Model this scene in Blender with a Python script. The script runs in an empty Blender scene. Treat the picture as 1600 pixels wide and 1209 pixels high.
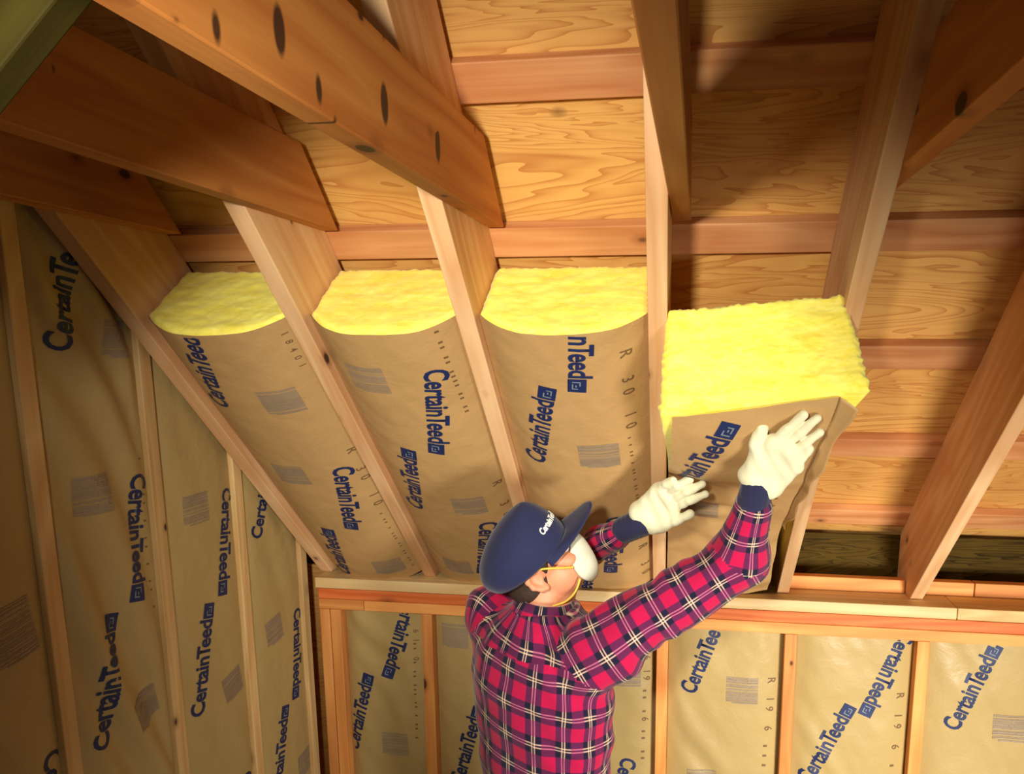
import bpy, bmesh, math, random
import numpy as np
from mathutils import Vector, Matrix, noise

random.seed(7)
C = bpy.context.scene.collection
scene = bpy.context.scene

# ------------------------------------------------------------------ camera, world, lights, exposure
YAW, PITCH, ROLL = 0.13959, -0.16246, -0.00187
cam_d = bpy.data.cameras.new('camera')
cam_d.sensor_fit = 'HORIZONTAL'; cam_d.sensor_width = 36
cam_d.lens = 1136.7 / 1600 * 36
cam_d.shift_x = (800 - 928.68) / 1600
cam_d.shift_y = (729.25 - 604.5) / 1600
cam_d.clip_start = 0.02
cam = bpy.data.objects.new('camera', cam_d); C.objects.link(cam)
cam.matrix_world = (Matrix.Translation((1.31256, -2.28903, 0.79513)) @ Matrix.Rotation(YAW, 4, 'Z') @ Matrix.Rotation(PITCH, 4, 'X')
                    @ Matrix.Rotation(ROLL, 4, 'Y') @ Matrix.Rotation(math.pi / 2, 4, 'X'))
scene.camera = cam

world = bpy.data.worlds.new('world'); scene.world = world; world.use_nodes = True
bg = world.node_tree.nodes['Background']
bg.inputs['Color'].default_value = (1.0, 0.82, 0.58, 1); bg.inputs['Strength'].default_value = 0.09

def spot(name, loc, target, energy, color, size, cone, blend):
    d = bpy.data.lights.new(name, 'SPOT'); d.energy = energy; d.color = color
    d.shadow_soft_size = size; d.spot_size = math.radians(cone); d.spot_blend = blend
    o = bpy.data.objects.new(name, d); C.objects.link(o); o.location = loc
    o.rotation_euler = (Vector(target) - Vector(loc)).to_track_quat('-Z', 'Y').to_euler()
    return o
def area(name, loc, target, energy, color, size):
    d = bpy.data.lights.new(name, 'AREA'); d.energy = energy; d.color = color; d.shape = 'DISK'; d.size = size
    o = bpy.data.objects.new(name, d); C.objects.link(o); o.location = loc
    o.rotation_euler = (Vector(target) - Vector(loc)).to_track_quat('-Z', 'Y').to_euler()
    return o
spot('key_lamp', (1.00, -2.45, 0.96), (0.86, -0.55, 0.66), 174, (1.0, 0.95, 0.84), 0.07, 68, 1.0)
fl_ = area('fill_lamp', (2.5, -2.35, -0.15), (1.85, -0.1, -0.62), 29, (1.0, 0.95, 0.86), 0.6); fl_.data.spread = math.radians(96)

scene.view_settings.view_transform = 'Standard'; scene.view_settings.look = 'None'
scene.view_settings.exposure = 0.12; scene.view_settings.gamma = 1.0
scene.view_settings.use_curve_mapping = False

# ------------------------------------------------------------------ roof frame: t up the slope, off into the roof
TH = 0.82189; YR = 0.06725; SP = 0.4064; HW = 0.019; DEP = 0.235
ct, st = math.cos(TH), math.sin(TH)
U = Vector((0, -ct, st)); N = Vector((0, -st, -ct)); O = Vector((0, YR, 0))
def RP(x, t, off): return O + U * t - N * off + Vector((x, 0, 0))
XG = -0.034; FLOOR = -1.42; T_END = 1.16; PUR = 0.030

# ------------------------------------------------------------------ materials
def srgb(r, g, b):
    f = lambda c: (c / 255 / 12.92) if c / 255 <= 0.04045 else ((c / 255 + 0.055) / 1.055) ** 2.4
    return (f(r), f(g), f(b), 1)
class NT:
    def __init__(s, name):
        s.m = bpy.data.materials.new(name); s.m.use_nodes = True; s.t = s.m.node_tree
        s.b = s.t.nodes['Principled BSDF']
    def n(s, typ, **kw):
        o = s.t.nodes.new(typ)
        for k, v in kw.items():
            if k.startswith('i_'): o.inputs[k[2:]].default_value = v
            else: setattr(o, k, v)
        return o
    def l(s, a, b): s.t.links.new(a, b)
    def math(s, op, a, b=None, clamp=False):
        o = s.t.nodes.new('ShaderNodeMath'); o.operation = op; o.use_clamp = clamp
        for i, v in enumerate((a, b)):
            if v is None: continue
            if isinstance(v, (int, float)): o.inputs[i].default_value = v
            else: s.l(v, o.inputs[i])
        return o.outputs[0]
    def mix(s, fac, a, b, blend='MIX'):
        o = s.t.nodes.new('ShaderNodeMix'); o.data_type = 'RGBA'; o.blend_type = blend
        for sock, v in ((o.inputs[0], fac), (o.inputs[6], a), (o.inputs[7], b)):
            if isinstance(v, (int, float)): sock.default_value = v
            elif isinstance(v, tuple): sock.default_value = v
            else: s.l(v, sock)
        return o.outputs[2]
    def ramp(s, fac, stops):
        o = s.t.nodes.new('ShaderNodeValToRGB'); s.l(fac, o.inputs[0])
        while len(o.color_ramp.elements) < len(stops): o.color_ramp.elements.new(0.5)
        for e, (p, c) in zip(o.color_ramp.elements, stops):
            e.position = p; e.color = c if len(c) == 4 else (*c, 1)
        return o.outputs[0]
    def coords(s, scale, rand=True):
        tc = s.n('ShaderNodeTexCoord'); v = tc.outputs['Object']
        if rand:
            oi = s.n('ShaderNodeObjectInfo')
            r = s.math('MULTIPLY', oi.outputs['Random'], 37.0)
            add = s.n('ShaderNodeVectorMath', operation='ADD'); s.l(v, add.inputs[0])
            cb = s.n('ShaderNodeCombineXYZ'); s.l(r, cb.inputs[0]); s.l(r, cb.inputs[1]); s.l(r, cb.inputs[2]); s.l(cb.outputs[0], add.inputs[1])
            v = add.outputs[0]
        s.base = v
        return s.scaled(v, scale)
    def scaled(s, v, scale):
        mp = s.n('ShaderNodeMapping'); s.l(v, mp.inputs['Vector']); mp.inputs['Scale'].default_value = scale
        return mp.outputs[0]
    def noise(s, vec, scale, detail=4, rough=0.55, dist=0.0):
        o = s.n('ShaderNodeTexNoise', i_Scale=scale, i_Detail=detail, i_Roughness=rough, i_Distortion=dist); s.l(vec, o.inputs['Vector'])
        return o.outputs['Fac']
    def bump(s, h, strength, dist):
        o = s.n('ShaderNodeBump', i_Strength=strength, i_Distance=dist); s.l(h, o.inputs['Height']); s.l(o.outputs[0], s.b.inputs['Normal'])

def lumber(name, light, dark, knot_amt=0.5, ring=9.0, knot_scale=1.0, stain=None, rough=0.62, pin=0.0, spec=0.35):
    """sawn timber, grain along local X"""
    k = NT(name)
    v = k.coords((0.9, 14, 14))
    big = k.noise(k.scaled(k.base, (0.55, 5, 5)), 1.6, 2, 0.5)
    rings = k.math('FRACT', k.math('MULTIPLY', big, ring))
    ringf = k.math('ABSOLUTE', k.math('SUBTRACT', k.math('MULTIPLY', rings, 2.0), 1.0))
    fine = k.noise(k.scaled(k.base, (2.5, 120, 120)), 1.0, 3, 0.6)
    g = k.math('ADD', k.math('MULTIPLY', ringf, 0.55), k.math('MULTIPLY', fine, 0.55))
    col = k.ramp(g, [(0.15, light), (0.85, dark)])
    blot = k.noise(k.scaled(k.base, (1.2, 3, 3)), 1.3, 3, 0.6)
    tint = stain or tuple(c * 0.62 for c in dark[:3]) + (1,)
    col = k.mix(k.math('MULTIPLY', k.math('SUBTRACT', blot, 0.42, True), 1.6, True), col, tint)
    vo = k.n('ShaderNodeTexVoronoi', i_Scale=1.0, i_Randomness=1.0); k.l(k.scaled(k.base, (5.5 * knot_scale, 9 * knot_scale, 9 * knot_scale)), vo.inputs['Vector'])
    pick = k.n('ShaderNodeSeparateColor'); k.l(vo.outputs['Color'], pick.inputs[0])
    thr = k.math('MULTIPLY', k.math('MULTIPLY', k.math('POWER', pick.outputs[0], 2.2), 0.14), knot_amt * 2)
    knot = k.math('MULTIPLY', k.math('SUBTRACT', thr, vo.outputs['Distance']), 26.0, True)
    halo = k.math('MULTIPLY', k.math('SUBTRACT', k.math('MULTIPLY', thr, 1.8), vo.outputs['Distance']), 9.0, True)
    col = k.mix(k.math('MULTIPLY', halo, 0.45), col, srgb(120, 62, 26))
    col = k.mix(k.math('MULTIPLY', knot, 0.9), col, srgb(46, 22, 10))
    if pin:
        v2 = k.n('ShaderNodeTexVoronoi', voronoi_dimensions='2D', i_Scale=1.0); k.l(k.scaled(k.base, (15, 6.5, 1.0)), v2.inputs['Vector'])
        p2 = k.n('ShaderNodeSeparateColor'); k.l(v2.outputs['Color'], p2.inputs[0])
        sm = k.math('MULTIPLY', k.math('SUBTRACT', k.math('MULTIPLY', k.math('SUBTRACT', p2.outputs[1], 1.0 - pin, True), 0.22 / pin), v2.outputs['Distance']), 18.0, True)
        col = k.mix(k.math('MULTIPLY', sm, 0.92), col, srgb(38, 18, 10))
    oi = k.n('ShaderNodeObjectInfo')
    hsv = k.n('ShaderNodeHueSaturation'); k.l(col, hsv.inputs['Color'])
    k.l(k.math('ADD', k.math('MULTIPLY', oi.outputs['Random'], 0.24), 0.88), hsv.inputs['Value'])
    k.l(hsv.outputs[0], k.b.inputs['Base Color'])
    k.b.inputs['Roughness'].default_value = rough; k.b.inputs['Specular IOR Level'].default_value = spec
    k.bump(g, 0.25, 0.0012)
    return k.m

def plywood(name, light, dark, spec=0.4):
    """rotary cut veneer with cathedral grain, grain along local X"""
    k = NT(name)
    v = k.coords((1.0, 1, 1), False)
    warp = k.noise(k.scaled(k.base, (0.9, 6.5, 6.5)), 1.25, 3, 0.5, 0.9)
    r = k.math('FRACT', k.math('MULTIPLY', warp, 17.0))
    line = k.math('POWER', r, 2.6)
    fine = k.noise(k.scaled(k.base, (5, 90, 90)), 1.0, 3, 0.6)
    g = k.math('ADD', k.math('MULTIPLY', line, 0.66), k.math('MULTIPLY', fine, 0.35))
    col = k.ramp(g, [(0.1, light), (0.55, tuple(0.6 * a + 0.4 * b for a, b in zip(light, dark))), (1.0, dark)])
    blot = k.noise(k.base, 2.3, 3, 0.6)
    col = k.mix(k.math('MULTIPLY', k.math('SUBTRACT', blot, 0.45, True), 1.5, True), col, dark)
    vo = k.n('ShaderNodeTexVoronoi', i_Scale=1.0); k.l(k.scaled(k.base, (2.6, 4.2, 4.2)), vo.inputs['Vector'])
    pick = k.n('ShaderNodeSeparateColor'); k.l(vo.outputs['Color'], pick.inputs[0])
    knot = k.math('MULTIPLY', k.math('SUBTRACT', k.math('MULTIPLY', pick.outputs[0], 0.11), vo.outputs['Distance']), 22.0, True)
    col = k.mix(k.math('MULTIPLY', knot, 0.85), col, srgb(60, 28, 12))
    k.l(col, k.b.inputs['Base Color']); k.b.inputs['Roughness'].default_value = 0.6; k.b.inputs['Specular IOR Level'].default_value = spec
    k.bump(g, 0.15, 0.001)
    return k.m

def plain(name, col, rough=0.6, bump=None, sheen=0.0):
    k = NT(name)
    v = k.coords((1, 1, 1), False)
    f = k.noise(v, 40, 4, 0.6)
    c = k.mix(f, tuple(x * 0.85 for x in col[:3]) + (1,), tuple(min(1, x * 1.12) for x in col[:3]) + (1,))
    k.l(c, k.b.inputs['Base Color']); k.b.inputs['Roughness'].default_value = rough
    if sheen: k.b.inputs['Sheen Weight'].default_value = sheen
    if bump: k.bump(k.noise(v, bump[0], 4, 0.6), bump[1], bump[2])
    return k.m

def kraft_mat(name, col):
    k = NT(name)
    v = k.coords((1, 1, 1), False)
    f = k.noise(v, 3.0, 4, 0.6)
    fib = k.noise(v, 160, 3, 0.65)
    c = k.mix(f, tuple(x * 0.86 for x in col[:3]) + (1,), tuple(x * 1.10 for x in col[:3]) + (1,))
    c = k.mix(k.math('MULTIPLY', fib, 0.22), c, tuple(x * 0.62 for x in col[:3]) + (1,))
    k.l(c, k.b.inputs['Base Color']); k.b.inputs['Roughness'].default_value = 0.42
    k.b.inputs['Specular IOR Level'].default_value = 0.4
    h = k.math('ADD', k.noise(v, 14, 5, 0.6, 0.8), k.math('MULTIPLY', fib, 0.15))
    k.bump(h, 0.5, 0.005)
    return k.m

def wool_mat(name):
    k = NT(name)
    tc = k.coords((1, 1, 1), False)
    a = k.noise(k.scaled(k.base, (9, 34, 34)), 1.5, 6, 0.65, 0.4)
    b = k.noise(k.scaled(k.base, (60, 160, 160)), 1.0, 4, 0.7)
    h = k.math('ADD', k.math('MULTIPLY', a, 0.7), k.math('MULTIPLY', b, 0.4))
    c = k.ramp(h, [(0.30, srgb(236, 198, 56)), (0.47, srgb(247, 228, 86)), (0.68, srgb(254, 244, 124))])
    k.l(c, k.b.inputs['Base Color']); k.b.inputs['Roughness'].default_value = 0.95
    k.b.inputs['Specular IOR Level'].default_value = 0.05
    k.b.inputs['Sheen Weight'].default_value = 0.2
    k.bump(h, 0.28, 0.005)
    return k.m

def plaid_mat(name):
    """woven check from the cloth's own UV, one unit = one repeat"""
    k = NT(name)
    uv = k.n('ShaderNodeUVMap'); uv.uv_map = 'cloth'
    sep = k.n('ShaderNodeSeparateXYZ'); k.l(uv.outputs[0], sep.inputs[0])
    def bands(x):
        f = k.math('FRACT', x)
        d = k.math('ABSOLUTE', k.math('SUBTRACT', f, 0.5))
        band = k.math('MULTIPLY', k.math('SUBTRACT', 0.278, d), 40, True)
        core = k.math('MULTIPLY', k.math('SUBTRACT', 0.026, k.math('ABSOLUTE', k.math('SUBTRACT', d, 0.045))), 70, True)
        return band, core
    bu, cu = bands(sep.outputs[0]); bv, cv = bands(sep.outputs[1])
    both = k.math('MULTIPLY', bu, bv); one = k.math('MAXIMUM', bu, bv)
    red = srgb(196, 20, 74); mid = srgb(98, 32, 74); navy = srgb(18, 26, 48)
    c = k.mix(one, red, mid); c = k.mix(both, c, navy)
    ln = k.math('MAXIMUM', cu, cv); cross = k.math('MAXIMUM', k.math('MULTIPLY', cu, bv), k.math('MULTIPLY', cv, bu))
    c = k.mix(k.math('MULTIPLY', ln, 0.70), c, srgb(220, 120, 150)); c = k.mix(k.math('MULTIPLY', cross, 0.55), c, srgb(214, 206, 160))
    c = k.mix(k.math('MULTIPLY', cu, cv), c, srgb(238, 228, 180))
    tw = k.noise(k.scaled(uv.outputs[0], (40, 40, 1)), 1.0, 2, 0.5)
    c = k.mix(k.math('MULTIPLY', tw, 0.25), c, tuple(x for x in srgb(60, 10, 40)))
    k.l(c, k.b.inputs['Base Color']); k.b.inputs['Roughness'].default_value = 0.9
    k.b.inputs['Sheen Weight'].default_value = 0.15
    k.b.inputs['Specular IOR Level'].default_value = 0.15
    return k.m

M = dict(
    rafter=lumber('rafter_fir', srgb(226, 188, 140), srgb(204, 154, 104), 0.45, 7, stain=srgb(192, 132, 82)),
    tie=lumber('knotty_pine', srgb(200, 136, 68), srgb(174, 104, 46), 0.8, 6, 1.5, stain=srgb(168, 92, 38), pin=0.10),
    knotty=lumber('very_knotty_pine', srgb(204, 138, 66), srgb(176, 104, 44), 0.8, 6, 1.6, stain=srgb(172, 94, 36), pin=0.75),
    stud=lumber('spruce', srgb(226, 192, 132), srgb(204, 160, 100), 0.5, 8),
    orange=lumber('orange_fir', srgb(236, 166, 92), srgb(214, 134, 66), 0.5, 8),
    cream=lumber('pale_spruce', srgb(240, 214, 160), srgb(222, 184, 122), 0.4, 8),
    red=lumber('red_fir', srgb(230, 128, 66), srgb(206, 98, 44), 0.7, 8),
    purlin=lumber('reddish_board', srgb(216, 158, 104), srgb(190, 122, 72), 0.5, 7),
    ply=plywood('plywood', srgb(222, 170, 92), srgb(176, 106, 44)),
    darkply=plywood('shade_toned_plywood', srgb(84, 64, 20), srgb(14, 10, 4), 0.04),  # golden plywood darkened in its colour to stand for the eave's shade
    olive=lumber('dull_olive_board', srgb(62, 54, 18), srgb(48, 41, 13), 0.3, 6, spec=0.05),
    kraft=kraft_mat('kraft_paper', srgb(192, 153, 99)),
    kraft_wall=kraft_mat('kraft_paper_greenish_light', srgb(182, 156, 100)),  # wall kraft: greenish light on the gable put into the paper colour
    wool=wool_mat('yellow_glass_wool'),
    ink=plain('blue_ink', srgb(22, 38, 84), 0.55),
    grey=plain('grey_ink', srgb(152, 132, 108), 0.6),
    dots=plain('brown_ink', srgb(112, 84, 50), 0.6),
    knockout=plain('pale_logo_print', srgb(120, 130, 140), 0.6),
    plaid=plaid_mat('plaid_flannel'),
    glove=plain('cream_cotton', srgb(224, 219, 180), 0.85, (180, 0.3, 0.001), 0.2),
    cuff=plain('navy_knit', srgb(24, 24, 62), 0.9, (260, 0.6, 0.002), 0.2),
    cap=plain('navy_cotton', srgb(22, 29, 70), 0.85, (220, 0.3, 0.001), 0.15),
    mask=plain('white_felt', srgb(214, 212, 190), 0.9, (120, 0.3, 0.002)),
    strap=plain('yellow_elastic', srgb(236, 200, 70), 0.6),
    hair=plain('dark_brown_hair', srgb(52, 36, 24), 0.7, (90, 0.6, 0.003)),
    jeans=plain('blue_denim', srgb(46, 60, 96), 0.9, (160, 0.4, 0.002)),
    boot=plain('brown_leather', srgb(92, 60, 34), 0.6),
    thread=plain('white_thread', srgb(232, 232, 226), 0.8),
    concrete=plain('grey_concrete', srgb(150, 140, 124), 0.9),
    metal=plain('bare_aluminium', srgb(190, 190, 186), 0.4),
)
def skin_mat():
    k = NT('skin'); v = k.coords((1, 1, 1), False)
    c = k.mix(k.noise(v, 22, 4, 0.6), srgb(206, 128, 92), srgb(232, 166, 126))
    k.l(c, k.b.inputs['Base Color']); k.b.inputs['Roughness'].default_value = 0.5
    k.b.inputs['Subsurface Weight'].default_value = 0.15; k.b.inputs['Subsurface Scale'].default_value = 0.01
    k.b.inputs['Subsurface Radius'].default_value = (1, 0.35, 0.2)
    return k.m
M['skin'] = skin_mat()

# ------------------------------------------------------------------ helpers
def tag(o, label, cat, group=None):
    o['label'] = label; o['category'] = cat
    if group: o['group'] = group
    return o
def empty(name, loc, label, cat, group=None):
    o = bpy.data.objects.new(name, None); C.objects.link(o); o.location = loc; o.empty_display_size = 0.05
    return tag(o, label, cat, group)
def wloc(o):
    v = Vector((0, 0, 0))
    while o: v = v + o.location; o = o.parent
    return v
def mesh(name, verts, faces, mats, parent=None, smooth=False, loc=None, fmat=None):
    me = bpy.data.meshes.new(name)
    off = wloc(parent) if parent else Vector((0, 0, 0))
    if loc is not None: off = off + Vector(loc) - (wloc(parent) if parent else Vector((0, 0, 0)))
    me.from_pydata([tuple(Vector(v) - off) for v in verts], [], faces)
    for m in (mats if isinstance(mats, (list, tuple)) else [mats]): me.materials.append(m)
    if fmat is not None: me.polygons.foreach_set('material_index', fmat)
    if smooth: me.polygons.foreach_set('use_smooth', [True] * len(me.polygons))
    me.update()
    o = bpy.data.objects.new(name, me); C.objects.link(o)
    if parent: o.parent = parent
    if loc is not None: o.location = Vector(loc) - (wloc(parent) if parent else Vector((0, 0, 0)))
    return o
def bevel(o, w=0.0025, seg=2):
    m = o.modifiers.new('bevel', 'BEVEL'); m.width = w; m.segments = seg; m.limit_method = 'ANGLE'
    return o
def prism(name, poly, thick, mat_, frame, parent=None):
    """poly in local (x,y) extruded +-thick/2 along local z; frame = 4x4 world matrix"""
    n = len(poly)
    vs = [(x, y, -thick / 2) for x, y in poly] + [(x, y, thick / 2) for x, y in poly]
    fs = [tuple(range(n - 1, -1, -1)), tuple(range(n, 2 * n))] + [(i, (i + 1) % n, n + (i + 1) % n, n + i) for i in range(n)]
    me = bpy.data.meshes.new(name); me.from_pydata(vs, [], fs); me.materials.append(mat_)
    bm = bmesh.new(); bm.from_mesh(me); bmesh.ops.recalc_face_normals(bm, faces=bm.faces); bm.to_mesh(me); bm.free()
    o = bpy.data.objects.new(name, me); C.objects.link(o); o.matrix_world = frame
    return bevel(o)
def frame(o, x, y, z):
    return Matrix(((x[0], y[0], z[0], o[0]), (x[1], y[1], z[1], o[1]), (x[2], y[2], z[2], o[2]), (0, 0, 0, 1)))
def board(name, a, b, wide, thick, up, mat_):
    """straight board from a to b; wide measured along 'up', thick across"""
    a, b, up = Vector(a), Vector(b), Vector(up)
    x = (b - a).normalized(); y = (up - x * up.dot(x)).normalized(); z = x.cross(y); L = (b - a).length
    return prism(name, [(0, -wide / 2), (L, -wide / 2), (L, wide / 2), (0, wide / 2)], thick, mat_, frame(a, x, y, z))
def structure(o): o['kind'] = 'structure'; return o
def quadbox(name, lo, hi, m):
    x0, y0, z0 = lo; x1, y1, z1 = hi
    vs = [(x, y, z) for z in (z0, z1) for y in (y0, y1) for x in (x0, x1)]
    return mesh(name, vs, [(0, 2, 3, 1), (4, 5, 7, 6), (0, 1, 5, 4), (2, 6, 7, 3), (0, 4, 6, 2), (1, 3, 7, 5)], m)

# ------------------------------------------------------------------ setting
structure(quadbox('floor', (-0.5, -3.6, FLOOR - 0.05), (3.6, 0.5, FLOOR), M['concrete']))
structure(quadbox('wall_far', (-0.2, 0.145, FLOOR), (3.3, 0.157, -0.001), M['ply']))
structure(quadbox('wall_left', (-0.175, -3.4, FLOOR), (-0.163, 0.14, 2.55), M['ply']))
# roof deck: one panel of plywood on the cross boards
dk = prism('ceiling', [(-0.3, -0.42), (3.4, -0.42), (3.4, 3.6), (-0.3, 3.6)], 0.012, M['ply'],
           frame(RP(0, 0, DEP + PUR + 0.0067), Vector((1, 0, 0)), U, -N))
structure(dk)
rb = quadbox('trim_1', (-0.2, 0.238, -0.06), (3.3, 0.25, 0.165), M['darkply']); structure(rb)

# ------------------------------------------------------------------ rafters
TOP = 3.45
zs = 0.0; y_seat = 0.222
rlabels = ['rafter along the left gable wall, its lower end in the room corner',
           'second rafter from the left, between the two leftmost roof batts',
           'third rafter from the left, ending above the dark blue cap',
           'fourth rafter from the left, upright in the picture beside the batt being pushed in',
           'fifth rafter from the left, just right of the raised glove and the held batt',
           'reddish rafter at the far right with bare boards on both sides']
def rafter_poly():
    # local x = t along slope, local y = off into roof
    def loc(y, z):
        d = Vector((0, y, z)) - O; return (d.dot(U), -d.dot(N))
    top_low = None
    # plumb cut at y_seat: find off = DEP on that vertical
    ts = (YR - y_seat) / ct
    a = loc(y_seat, 0.0)
    # point on top edge (off = DEP) with y = y_seat
    t_top = (YR - y_seat + st * DEP) / ct
    return [(0, 0), (TOP, 0), (TOP, DEP), (t_top, DEP), a]
rot = [(.012, -.002, .0210), (-.007, .005, .0205), (-.015, -.003, .0210), (-.0165, .011, .0205), (-.018, -.003, .0190), (-.0075, .014, .0195)]
for k in range(6):
    dx0, dx1, hw = rot[k]
    d = (U * 1.35 + Vector((dx1 - dx0, 0, 0))).normalized()
    sx = Vector((1, 0, 0)); sx = (sx - d * sx.dot(d)).normalized()
    fr = frame(O + Vector((k * SP + dx0, 0, 0.0008)), d, -N, sx)
    o = prism('rafter', rafter_poly(), 2 * hw, M['rafter'], fr)
    tag(o, rlabels[k], 'rafter', 'roof rafters')
def rx(k, t):
    dx0, dx1, hw = rot[k]
    return k * SP + dx0 + (dx1 - dx0) * t / 1.35
def bay(k, t):  # clear opening between rafter k and k+1
    return rx(k, t) + rot[k][2] + 0.001, rx(k + 1, t) - rot[k + 1][2] - 0.001

# ------------------------------------------------------------------ cross boards under the deck
plab = {0: 'lowest cross board under the roof deck, just above the bare eave at the right',
        1: 'narrow cross board low in the open bay, level with the hand of the raised glove',
        2: 'dark red cross board in the open bay beside the top of the held batt',
        3: 'cross board just above the yellow ends of the installed batts',
        4: 'wide reddish cross board crossing above the end of the third knotty beam',
        5: 'uppermost cross board in sight, shadowed at the top edge of the roof'}
for k in range(0, 9):
    t0 = 0.067 + 0.3625 * k
    o = board('roof_board', RP(-0.25, t0 + 0.04, DEP + PUR / 2 + 0.0003), RP(3.3, t0 + 0.04, DEP + PUR / 2 + 0.0003), 0.079, PUR - 0.0004, U, M['purlin'])
    tag(o, plab.get(k, 'cross board under the roof deck high up out of the picture'), 'board', 'roof cross boards')

# ------------------------------------------------------------------ collar ties
tl = ['dark reddish knotty tie beam ending at the first rafter, lowest and leftmost of the tie beams',
      'long knotty tie beam crossing the upper left and ending at the second rafter',
      'large knotty tie beam with many dark knots ending at the third rafter',
      'tie beam seen nearly end on, fixed to the right of the fourth rafter',
      'tie beam running out of the top right corner from the fifth rafter']
HB = 0.158
for k in range(5):
    x = rx(k, 1.4) + rot[k][2] + 0.0200 + (0.006 if k == 0 else 0)
    # end cut along the roof slope at off = 0.225
    def y_at(z, off=0.222): return YR - (z - 0) * ct / st - off / st + 0.0
    # solve off(y,z): -(P-O).N = off  ->  st*(y-YR)+ct*z = off
    ye = lambda z: YR + ((0.222 if k < 3 else 0.200) - ct * z) / st
    h = HB; ZB = 1.095 if k == 4 else 1.064
    poly = [(ye(ZB), ZB), (ye(ZB + h), ZB + h), (-3.1, ZB + h), (-3.1, ZB)]
    fr = frame(Vector((x, 0, 0)), Vector((0, 1, 0)), Vector((0, 0, 1)), Vector((1, 0, 0)))
    o = prism('tie_beam', poly, 0.050 if k == 0 else 0.038, M['knotty' if k == 2 else 'tie'], fr)
    tag(o, tl[k], 'beam', 'tie beams')

# ------------------------------------------------------------------ wall framing
def plate(x0, x1, z0, z1, m, label, y0=0.0, y1=0.138):
    o = board('wall_plate', (x0, (y0 + y1) / 2, (z0 + z1) / 2), (x1, (y0 + y1) / 2, (z0 + z1) / 2), z1 - z0, y1 - y0, (0, 0, 1), m)
    return tag(o, label, 'wall plate', 'plates on top of the far wall')
plate(0.003, 2.128, -0.0375, 0, M['cream'], 'cream top plate along the far wall under the rafter ends', 0, 0.21)
plate(2.130, 3.2, -0.0375, 0, M['stud'], 'yellowish length of top plate at the far right end of the wall', 0, 0.21)
plate(0.012, 3.2, -0.0755, -0.0385, M['red'], 'reddish orange middle plate of the far wall, below the cream one')
plate(0.012, 0.178, -0.1135, -0.0765, M['orange'], 'short orange bottom plate piece in the left corner of the far wall')
plate(0.180, 3.2, -0.1135, -0.0765, M['orange'], 'long orange bottom plate over the far wall studs')
def block(x0, x1, label):
    o = board('blocking', (x0, 0.135, 0.0235), (x1, 0.135, 0.0235), 0.045, 0.036, (0, 0, 1), M['orange'])
    return tag(o, label, 'blocking', 'blocks on the plate between rafter feet')
block(rx(4, 0) + 0.022, rx(5, 0) - 0.022, 'orange block on the top plate between the fifth and sixth rafter feet')
block(rx(5, 0) + 0.022, 2.215, 'short orange block on the top plate just right of the sixth rafter foot')
block(2.218, 3.1, 'long orange block on the top plate at the far right edge')

def stud_wall(x, label, m='orange', w=0.038):
    o = board('wall_stud', (x, 0.07, FLOOR + 0.04), (x, 0.07, -0.1145), w, 0.138, (1, 0, 0), M[m])
    return tag(o, label, 'stud', 'far wall studs')
stud_wall(0.0315, 'corner stud of the far wall touching the gable wall', w=0.036)
stud_wall(0.0715, 'second stud of the corner pair, left edge of the leftmost far wall batt')
for k, l in ((1, 'orange stud left of the man, between the first two far wall batts'),
             (2, 'far wall stud hidden behind the plaid shirt'),
             (3, 'orange stud just right of the man, below the held batt'),
             (4, 'orange far wall stud, second from the right edge of the picture'),
             (5, 'orange far wall stud nearest the right edge of the picture')):
    stud_wall(k * SP + (0.006 if k > 3 else 0), l)
tag(board('wall_plate', (0.0, 0.07, FLOOR + 0.019), (3.2, 0.07, FLOOR + 0.019), 0.038, 0.138, (0, 0, 1), M['orange']),
    'sole plate on the floor under the far wall studs', 'wall plate')

def slope_z(y): return (YR - y) * st / ct
GY = [-1.304, -0.977, -0.651, -0.326, 0.004]
glabels = ['gable wall stud at the very left edge of the picture', 'bright gable stud at the left, between the two nearest gable batts',
           'gable stud between the second and third gable batts from the left', 'gable stud between the third and fourth gable batts from the left',
           'short gable stud in the corner against the far wall']
for y, l in zip(GY, glabels):
    zt = lambda yy: slope_z(yy) + 0.10
    h = 0.019
    poly = [(FLOOR + 0.04, y - h), (FLOOR + 0.04, y + h), (zt(y + h), y + h), (zt(y - h), y - h)]
    fr = frame(Vector((XG - 0.0695, 0, 0)), Vector((0, 0, 1)), Vector((0, 1, 0)), Vector((-1, 0, 0)))
    o = prism('gable_stud', poly, 0.138, M['stud'], fr)
    tag(o, l, 'stud', 'gable wall studs')
tag(board('wall_plate', (XG - 0.0695, -2.8, FLOOR + 0.019), (XG - 0.0695, 0.0, FLOOR + 0.019), 0.038, 0.138, (0, 0, 1), M['stud']),
    'sole plate on the floor under the gable studs', 'wall plate')

# dull olive board close to the camera at the top left
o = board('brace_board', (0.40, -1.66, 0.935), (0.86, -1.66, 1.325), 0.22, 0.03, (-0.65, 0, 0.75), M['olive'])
tag(o, 'dull olive board crossing the top left corner in front of the tie beams', 'board')

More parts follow.
